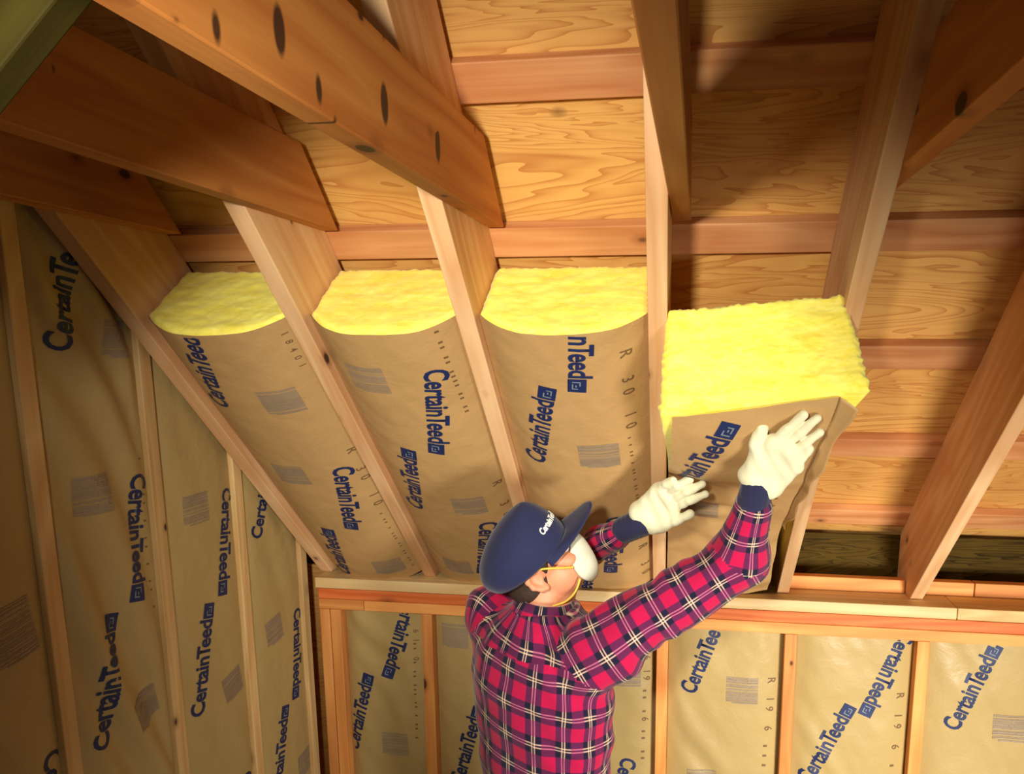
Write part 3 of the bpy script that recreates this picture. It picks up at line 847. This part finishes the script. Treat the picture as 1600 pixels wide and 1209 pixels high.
# ------------------------------------------------------------------ the man
psi, pit = math.radians(13), math.radians(30)
HF = np.array([math.cos(pit) * math.cos(psi), math.cos(pit) * math.sin(psi), math.sin(pit)])
HR = np.array([math.sin(psi), -math.cos(psi), 0.0]); HU = np.cross(HR, HF)
roll = math.radians(9); HR, HU = HR * math.cos(roll) - HU * math.sin(roll), HU * math.cos(roll) + HR * math.sin(roll)
HC = np.array([0.918, -0.558, 0.2695]); HAX = np.array([HF, HR, HU])
def H(f, r, u): return HC + HF * f + HR * r + HU * u
def hell(f, r, u, rf, rr, ru): return ell(H(f, r, u), HAX, (rf, rr, ru))
TA = np.array([0.824, -0.567, 0.0]); TB = np.array([0.567, 0.824, 0.0])          # his right, his front
SHR, ELR, WRR = np.array([1.080, -0.655, 0.078]), np.array([1.418, -0.605, 0.300]), np.array([1.443, -0.684, 0.468])
SHL, ELL, WRL = np.array([0.785, -0.450, 0.078]), np.array([0.930, -0.285, 0.170]), np.array([1.128, -0.428, 0.319])
FEET = FLOOR
HIPR, KNR, ANR = np.array([1.02, -0.655, -0.52]), np.array([1.05, -0.63, -0.95]), np.array([1.03, -0.69, -1.33])
HIPL, KNL, ANL = np.array([0.872, -0.55, -0.52]), np.array([0.915, -0.49, -0.95]), np.array([0.86, -0.53, -1.33])

zt_ = np.array([-.62, -.45, -.30, -.15, -.04, .04, .085, .115, .140, .165])
ta_ = np.array([.182, .184, .184, .202, .212, .206, .180, .136, .094, .075])
tb_ = np.array([.128, .130, .128, .134, .136, .128, .114, .096, .080, .070])
cx_ = np.array([.945, .945, .946, .940, .934, .936, .942, .942, .942, .942]); cy_ = np.array([-.60, -.60, -.60, -.588, -.575, -.567, -.562, -.560, -.558, -.557])
def torso(grow=0.0, z0=-.62, z1=.155):
    def parts(X):
        z = X[..., 2]
        a = np.interp(z, zt_, ta_) + grow; b = np.interp(z, zt_, tb_) + grow
        dx = X[..., 0] - np.interp(z, zt_, cx_); dy = X[..., 1] - np.interp(z, zt_, cy_)
        return dx * TA[0] + dy * TA[1], dx * TB[0] + dy * TB[1], a, b
    def f(X):
        s, d, a, b = parts(X); z = X[..., 2]
        q = np.sqrt((s / a) ** 2 + (d / b) ** 2); g = np.sqrt((s / a ** 2) ** 2 + (d / b ** 2) ** 2) + 1e-6
        side = q * (q - 1) / g
        return np.maximum(np.clip(side, -1, 1), np.maximum(z0 - z, z - z1))
    return f, np.array([.70, -.80, z0]), np.array([1.18, -.36, z1]), parts

# body: head, neck, trunk, arms and legs in one skin
B_ = []
B_ += [P_(hell(0.0, 0, .028, .098, .077, .100)), P_(hell(.030, 0, -.055, .068, .062, .070)), P_(hell(.052, 0, -.098, .034, .036, .030))]
B_ += [P_(hell(.078, 0, -.030, .026, .040, .040)), P_(cone(H(.094, 0, .018), H(.118, 0, -.030), .010, .014)), P_(hell(.072, .040, -.028, .026, .022, .018)), P_(hell(.072, -.040, -.028, .026, .022, .018))]
B_ += [P_(cone(H(.088, .012, .020), H(.076, .050, .018), .010, .009)), P_(cone(H(.088, -.012, .020), H(.076, -.050, .018), .010, .009))]
B_ += [P_(cone(H(.088, -.018, -.072), H(.088, .018, -.072), .011, .011))]
B_ += [P_(cone((.942, -.557, .08), H(-.022, 0, -.070), .060, .056)), P_(cone((.965, -.545, .10), H(.02, 0, -.105), .040, .040))]
ear = [(.004, .018), (-.008, .030), (-.024, .026), (-.032, .008), (-.028, -.014), (-.014, -.030), (.000, -.036)]
for sgn in (1, -1):
    B_ += [P_(cone(H(f0, sgn * (.079 - 0.22 * f0), u0 * .95 - .014), H(f1, sgn * (.079 - 0.22 * f1), u1 * .95 - .014), .0055, .0055) + ()) for (f0, u0), (f1, u1) in zip(ear[:-1], ear[1:])]
    B_ += [P_(hell(-.012, sgn * .073, -.014, .018, .006, .024)), P_(hell(-.003, sgn * .075, -.042, .007, .005, .008)), P_(hell(-.009, sgn * .087, -.013, .0095, .010, .014), '-')]
    B_ += [P_(hell(.098, sgn * .032, .000, .016, .016, .010), '-')]
tf = torso(-.012); B_ += [(tf[0], tf[1], tf[2], '+')]
B_ += [P_(cone(SHR, ELR, .055, .040)), P_(cone(ELR, WRR, .040, .028)), P_(cone(SHL, ELL, .055, .040)), P_(cone(ELL, WRL, .040, .028))]
B_ += [P_(cone(WRR, (1.458, -.703, .512), .024, .016)), P_(cone(WRL, (1.196, -.455, .362), .024, .016))]
B_ += [P_(cone(HIPR, KNR, .085, .058)), P_(cone(KNR, ANR, .056, .040)), P_(cone(HIPL, KNL, .085, .058)), P_(cone(KNL, ANL, .056, .040))]
man, _, _ = solid('person', B_, 0.0036, 0.010, M['skin'], None, loc=(0.95, -0.6, FLOOR))
tag(man, 'man in navy cap, dust mask and red plaid shirt pushing up a batt', 'person')

# shirt with sleeves
TS = torso(.006, -.60, .150)
WSR = WRR - (WRR - ELR) / np.linalg.norm(WRR - ELR) * .030; WSL = WRL - (WRL - ELL) / np.linalg.norm(WRL - ELL) * .030
arms = [(SHR, ELR, .082, .064, 0.0), (ELR, WSR, .064, .044, 0.40), (SHL, ELL, .084, .060, 0.0), (ELL, WSL, .058, .042, 0.40)]
def shirt_warp(X):
    x, y, z = X[:, 0], X[:, 1], X[:, 2]
    w = 0.0036 * np.sin(38 * x + 24 * z + 3 * np.sin(17 * y + 9 * z)) * np.sin(15 * z - 11 * x + 1.3)
    w += 0.0028 * np.sin(70 * z + 30 * x + 2.5 * np.sin(25 * x)) * (np.sin(9 * x + 4) > 0)
    for c, amp, fr in ((ELR, .006, 95), (ELL, .006, 95), (np.array([1.06, -.63, .02]), .006, 80), (np.array([1.00, -.66, .10]), .003, 90)):
        d = np.sqrt(((X - c) ** 2).sum(1)); w += amp * np.exp(-(d / .075) ** 2) * np.sin(fr * (z * .6 - x * .8) + 14 * y)
    return w
S_ = [(TS[0], TS[1], TS[2], '+')] + [P_(cone(a, b, ra, rb)) for a, b, ra, rb, _ in arms]
S_ += [P_(cone(SHR + (-.04, .03, -.03), SHR + (.04, -.01, 0.0), .078, .072)), P_(cone(SHL + (.03, -.02, -.03), SHL, .075, .070))]
S_ += [P_(cone((.944, -.556, .13), (.946, -.552, .28), .064, .066), '-')]
shirt, SV, SQ = solid('shirt', S_, 0.0065, 0.040, M['plaid'], man, shirt_warp)
shirt['label'] = 'red and navy plaid flannel shirt'
def cloth_uv(ob, V, Q, per=(0.058, 0.076)):
    s, d, a, b = TS[3](V)
    th = np.arctan2(s / a, -d / b)
    dist = [TS[0](V) - 0.004]; UVs = [np.stack([(th * 0.145) / per[0] + 0.25, V[:, 2] / per[1] + 0.10 * s / per[1]], 1)]
    yoke = V[Q][:, :, 2].mean(1) > 0.062
    wrap = [2 * math.pi * 0.145 / per[0]]
    for A, Bq, ra, rb, off in arms:
        dist.append(cone(A, Bq, ra, rb)[0](V)); ax = (Bq - A) / np.linalg.norm(Bq - A)
        ref = np.array([0.15, -1, 0.25]); ref = ref - ax * (ref @ ax); ref /= np.linalg.norm(ref); oth = np.cross(ax, ref)
        q = V - A; al = q @ ax; ang = np.arctan2(q @ oth, q @ ref)
        UVs.append(np.stack([ang * 0.058 / per[0] + 0.3, (al + off * 0.81) / per[1]], 1)); wrap.append(2 * math.pi * 0.058 / per[0])
    D = np.stack(dist, 1); fd = D[Q].mean(1); pick = fd.argmin(1)
    uv = np.zeros((len(Q), 4, 2))
    for r in range(len(UVs)):
        m = pick == r; u = UVs[r][Q[m]]
        du = u[:, :, 0] - u[:, :1, 0]; u[:, :, 0] -= np.round(du / wrap[r]) * wrap[r]
        if r == 0: u[yoke[m]] += (0.45, 0.35)
        uv[m] = u
    lay = ob.data.uv_layers.new(name='cloth'); lay.data.foreach_set('uv', uv.reshape(-1))
cloth_uv(shirt, SV, SQ)
# collar
vs, fs, uvs = [], [], []; n = 48
cc = np.array([.941, -.557, .136]); cn = np.array([.10, .05, 1.0]); cn /= np.linalg.norm(cn)
for i in range(n + 1):
    a = 2 * math.pi * i / n; ra = 0.074; dirv = math.cos(a) * TA + math.sin(a) * TB * 0.95
    for j, (rr, hh) in enumerate(((.072, -.012), (.068, .012), (.066, .030), (.070, .033), (.080, .018), (.090, -.002), (.094, -.012))):
        vs.append(cc + dirv * rr + cn * (hh + 0.006 * math.cos(a + 2.4)))
for i in range(n):
    for j in range(6): fs.append((i * 7 + j, (i + 1) * 7 + j, (i + 1) * 7 + j + 1, i * 7 + j + 1))
col = mesh('collar', vs, fs, M['plaid'], man, True)
lay = col.data.uv_layers.new(name='cloth'); arr = []
for f in fs:
    i0 = f[0] // 7
    for v in f: arr += [(v // 7) * 0.0105 / 0.066, (v % 7) * 0.014 / 0.076]
lay.data.foreach_set('uv', arr)
md = col.modifiers.new('s', 'SOLIDIFY'); md.thickness = 0.002

# trousers and boots
T_ = [P_(ell((.945, -.60, -.56), np.array([TA, TB, [0, 0, 1]]), (.178, .125, .12)))]
for hp, kn, an in ((HIPR, KNR, ANR), (HIPL, KNL, ANL)): T_ += [P_(cone(hp, kn, .096, .070)), P_(cone(kn, an, .070, .062))]
solid('trousers', T_, 0.009, 0.03, M['jeans'], man)
for an in (ANR, ANL):
    heel = np.array([an[0], an[1], FLOOR + .045]); toe = heel + TB * .17
    solid('boot', [P_(cone(an + (0, 0, -.0), heel, .052, .044)), P_(cone(heel + (0, 0, 0), toe + (0, 0, -.005), .044, .040)), P_(cone(heel + (0, 0, -.022), toe + (0, 0, -.022), .023, .023))], 0.007, 0.02, M['boot'], man)

# hair below the cap
solid('hair', [P_(hell(-.012, 0, .014, .092, .0805, .098)), P_(hell(-.050, 0, -.045, .052, .066, .050)), P_(cone(H(.020, .0745, .012), H(.018, .071, -.018), .008, .004)),
               P_(hell(.085, 0, -.07, .085, .2, .095), '-'), P_(hell(-.006, .085, -.028, .030, .022, .034), '-'), P_(hell(.11, 0, .03, .06, .2, .12), '-')], 0.0042, 0.012, M['hair'], man)
# eyes
for sgn in (1, -1):
    e, _, _ = solid('eye', [P_(hell(.083, sgn * .032, .000, .0115, .0115, .0115))], 0.003, 0.004, M['thread'], man); e['label'] = 'white of the eye'

# cap
tl_ = math.radians(10)
CF = HF * math.cos(tl_) + HU * math.sin(tl_); CU = -HF * math.sin(tl_) + HU * math.cos(tl_)
CC = H(-.014, 0, .011)
def cap_pt(ph, h):
    r = max(0.0, 1 - h ** 2.3) ** 0.5; back = 0.5 - 0.5 * math.cos(ph)
    bulge = 1 + (0.05 + 0.16 * back) * math.sin(math.pi * min(1, h * 1.1)) * (1 - h)
    w = (1 + 0.008 * math.sin(6 * ph) * math.sin(3 * h) + 0.012 * nz(ph * 2, h * 4, 3.3)) * bulge
    sh = 0.082 * (1 - r) - 0.004
    return CC + CF * (sh + (0.124 - 0.014 * back) * r * math.cos(ph) * w) + HR * (0.0945 * r * math.sin(ph) * w) + CU * (0.127 * h - 0.004)
vs, fs = [], []; na, nh = 72, 26
for j in range(nh + 1):
    h = j / nh
    for i in range(na): vs.append(cap_pt(2 * math.pi * i / na, math.sin(h * math.pi / 2) if j else 0))
for j in range(nh):
    for i in range(na): fs.append((j * na + i, j * na + (i + 1) % na, (j + 1) * na + (i + 1) % na, (j + 1) * na + i))
cap = mesh('cap', vs, fs, M['cap'], man, True); cap['label'] = 'navy blue cap with a long visor'
md = cap.modifiers.new('s', 'SOLIDIFY'); md.thickness = 0.002
bt = H(0, 0, 0); topp = cap_pt(0, 1.0)
solid('cap_button', [P_(ell(np.array(topp) - CU * 0.002, np.array([CF, HR, CU]), (.008, .008, .004)))], 0.0025, 0.003, M['cap'], cap)
# visor
vs, fs = [], []; nu, nv = 36, 12
for j in range(nv + 1):
    v = j / nv
    for i in range(nu + 1):
        a = (i / nu - 0.5) * 2 * math.radians(64)
        base = np.array(cap_pt(a, 0.03)); q = math.cos(a * 90 / 64)
        ext = 0.094 * max(0, q) ** 0.75 * v
        dr = math.sin(a)
        vs.append(base + CF * ext + HR * (dr * 0.006 * v) + CU * (0.010 * v * max(0, q) - 0.026 * dr * dr * v))
for j in range(nv):
    for i in range(nu): fs.append((j * (nu + 1) + i, j * (nu + 1) + i + 1, (j + 1) * (nu + 1) + i + 1, (j + 1) * (nu + 1) + i))
vis = mesh('visor', vs, fs, M['cap'], cap, True); md = vis.modifiers.new('s', 'SOLIDIFY'); md.thickness = 0.004
# white stitched lettering over the visor
LV, LF = font_mesh('CertainTeed', 0.03); sc = 0.085 / (WX1 - WX0); out = []
for x, y in LV:
    ph = math.radians(48) - (x - WX0) * sc / 0.108; h = 0.40 + y * sc * 1.5 / 0.15
    p = np.array(cap_pt(ph, h)); e = 1e-3
    nrm = np.cross(np.array(cap_pt(ph + e, h)) - p, np.array(cap_pt(ph, h + e)) - p); nrm /= np.linalg.norm(nrm)
    out.append(p + nrm * (0.0035 if nrm @ (p - CC) > 0 else -0.0035))
em = mesh('emblem', out, LF, M['thread'], cap); em['label'] = 'white stitched lettering on the cap front'
md = em.modifiers.new('s', 'SOLIDIFY'); md.thickness = 0.0012; md.offset = 0

# dust mask and straps
vs, fs = [], []; na, nh = 56, 18
for j in range(nh + 1):
    g = j / nh
    for i in range(na):
        a = 2 * math.pi * i / na; r = math.cos(g * math.pi / 2) ** 0.75
        rim = 0.026 * math.cos(a) ** 2 - 0.006 * math.sin(a)
        vs.append(H(.103 - rim * (1 - g) + 0.029 * math.sin(g * math.pi / 2) ** 0.9, 0.049 * r * math.cos(a), -.054 + (0.072 if math.sin(a) < 0 else 0.066) * r * math.sin(a) - 0.006 * g))
for j in range(nh):
    for i in range(na): fs.append((j * na + i, j * na + (i + 1) % na, (j + 1) * na + (i + 1) % na, (j + 1) * na + i))
mk = mesh('dust_mask', vs, fs, M['mask'], man, True); mk['label'] = 'white cup shaped dust mask'
md = mk.modifiers.new('s', 'SOLIDIFY'); md.thickness = 0.003
st1 = tube('strap', [H(.078, .056, -.046), H(.060, .068, -.030), H(.030, .0795, -.006), H(.000, .085, .012), H(-.04, .082, .030)], 0.0026, M['strap'], mk); st1['label'] = 'yellow elastic strap'
st2 = tube('strap', [H(.076, .052, -.085), H(.050, .062, -.104), H(.015, .066, -.112), H(-.030, .060, -.104)], 0.0026, M['strap'], mk); st2['label'] = 'yellow elastic strap'
nc = tube('nose_clip', [H(.102, .026, -.002), H(.122, .010, .000), H(.122, -.010, .000), H(.102, -.026, -.002)], 0.0022, M['metal'], mk); nc['label'] = 'thin metal nose clip'

# gloves
def glove(wr, palm, corners, fingers, thumb, label, cuff0, cuff1):
    K = lambda *a: P_(cone(*a)) + (0.018,)
    km_ = np.mean([a[0] for a in fingers], 0); wr = np.array(wr); pc = wr * 0.42 + km_ * 0.58
    e1 = km_ - wr; ln = np.linalg.norm(e1); e1 = e1 / ln; e2 = np.array(fingers[-1][0]) - np.array(fingers[0][0]); e2 -= e1 * (e2 @ e1); e2 /= np.linalg.norm(e2); e3 = np.cross(e1, e2)
    g = [P_(ell(pc, np.array([e1, e2, e3]), (ln * 0.66, .043, .019))) + (0.014,), P_(ell(wr + e1 * .010, np.array([e1, e2, e3]), (.028, .048, .031))) + (0.014,)]
    g += [K(wr + e1 * .008 - e2 * .029, np.array(fingers[0][0]), .018, .0135), K(wr + e1 * .008 + e2 * .029, np.array(fingers[-1][0]), .018, .0125), K(wr + e1 * .008 - e2 * .026, np.array(thumb[0]), .017, .017)]
    for a, b in zip(fingers[:-1], fingers[1:]): g += [K(a[0], b[0], .0125, .0125)]
    t0, t1, t2, r = thumb; g += [K(t0, t1, .017, r + .001), P_(cone(t1, t2, r + .001, r - .001))]
    for k_, mid_, tip, r in fingers: g += [P_(cone(k_, mid_, r + .0015, r)), P_(cone(mid_, tip, r, r - .0018))]
    cr = [np.array(a[0]) for a in fingers]
    def warp(X):
        w = 0.0010 * np.sin(150 * X[:, 0] + 60 * X[:, 2] + 2 * np.sin(80 * X[:, 1]))
        for c in cr:
            d = np.sqrt(((X - c) ** 2).sum(1)); w += 0.0006 * np.exp(-(d / .012) ** 2) * np.sin(500 * (X[:, 2] + X[:, 0]))
        return w
    o, _, _ = solid('glove', g, 0.0019, 0.0036, M['glove'], man, warp); o['label'] = label
    c, _, _ = solid('knit_cuff', [P_(cone(cuff0, cuff1, .038, .036))], 0.004, 0.01, M['cuff'], o, lambda X: 0.0008 * np.sin(500 * X[:, 0]))
    c['label'] = 'navy knit cuff'
up_ = lambda p, d: tuple(np.array(p) + np.array((0, -d, d * 0.18)))
def mid(a, b, q=0.5, lift=(0, 0, 0)): return np.array(a) * (1 - q) + np.array(b) * q + np.array(lift)
ki, km, kr, kp = (1.474, -.745, .602), (1.493, -.747, .593), (1.510, -.745, .577), (1.521, -.735, .550)
ti, tm, tr, tp = (1.526, -.785, .663), (1.552, -.787, .656), (1.560, -.775, .626), (1.546, -.758, .591)
glove((1.450, -.690, .502), (1.472, -.720, .555), [(1.432, -.692, .522), (1.474, -.686, .490)],
      [(ki, mid(ki, ti), ti, .0108), (km, mid(km, tm), tm, .0112), (kr, mid(kr, tr), tr, .0108), (kp, mid(kp, tp), tp, .0098)],
      ((1.444, -.710, .548), (1.438, -.735, .593), (1.449, -.745, .632), .0140), 'cream cotton glove on the raised right hand', (1.449, -.688, .494), (1.441, -.683, .462))
f1a, f1b, f2a, f2b = (1.225, -.475, .444), (1.261, -.503, .471), (1.243, -.480, .434), (1.300, -.508, .475)
f3a, f3b, f4a, f4b = (1.258, -.480, .419), (1.329, -.506, .463), (1.263, -.470, .397), (1.337, -.498, .437)
f1a, f2a, f3a, f4a = (up_(p, .022) for p in (f1a, f2a, f3a, f4a)); f1b, f2b, f3b, f4b = (up_(p, .038) for p in (f1b, f2b, f3b, f4b))
glove((1.186, -.457, .355), (1.223, -.486, .389), [(1.178, -.451, .372), (1.203, -.450, .334)],
      [(f1a, mid(f1a, f1b, .5, (0, -.008, .003)), f1b, .0112), (f2a, mid(f2a, f2b, .5, (0, -.012, .004)), f2b, .0120), (f3a, mid(f3a, f3b, .5, (0, -.013, .004)), f3b, .0122), (f4a, mid(f4a, f4b, .5, (0, -.011, .003)), f4b, .0116)],
      ((1.231, -.474, .352), (1.264, -.496, .365), (1.304, -.512, .389), .0120), 'cream cotton glove on the left hand, fingers bent', (1.182, -.452, .350), (1.132, -.430, .321))
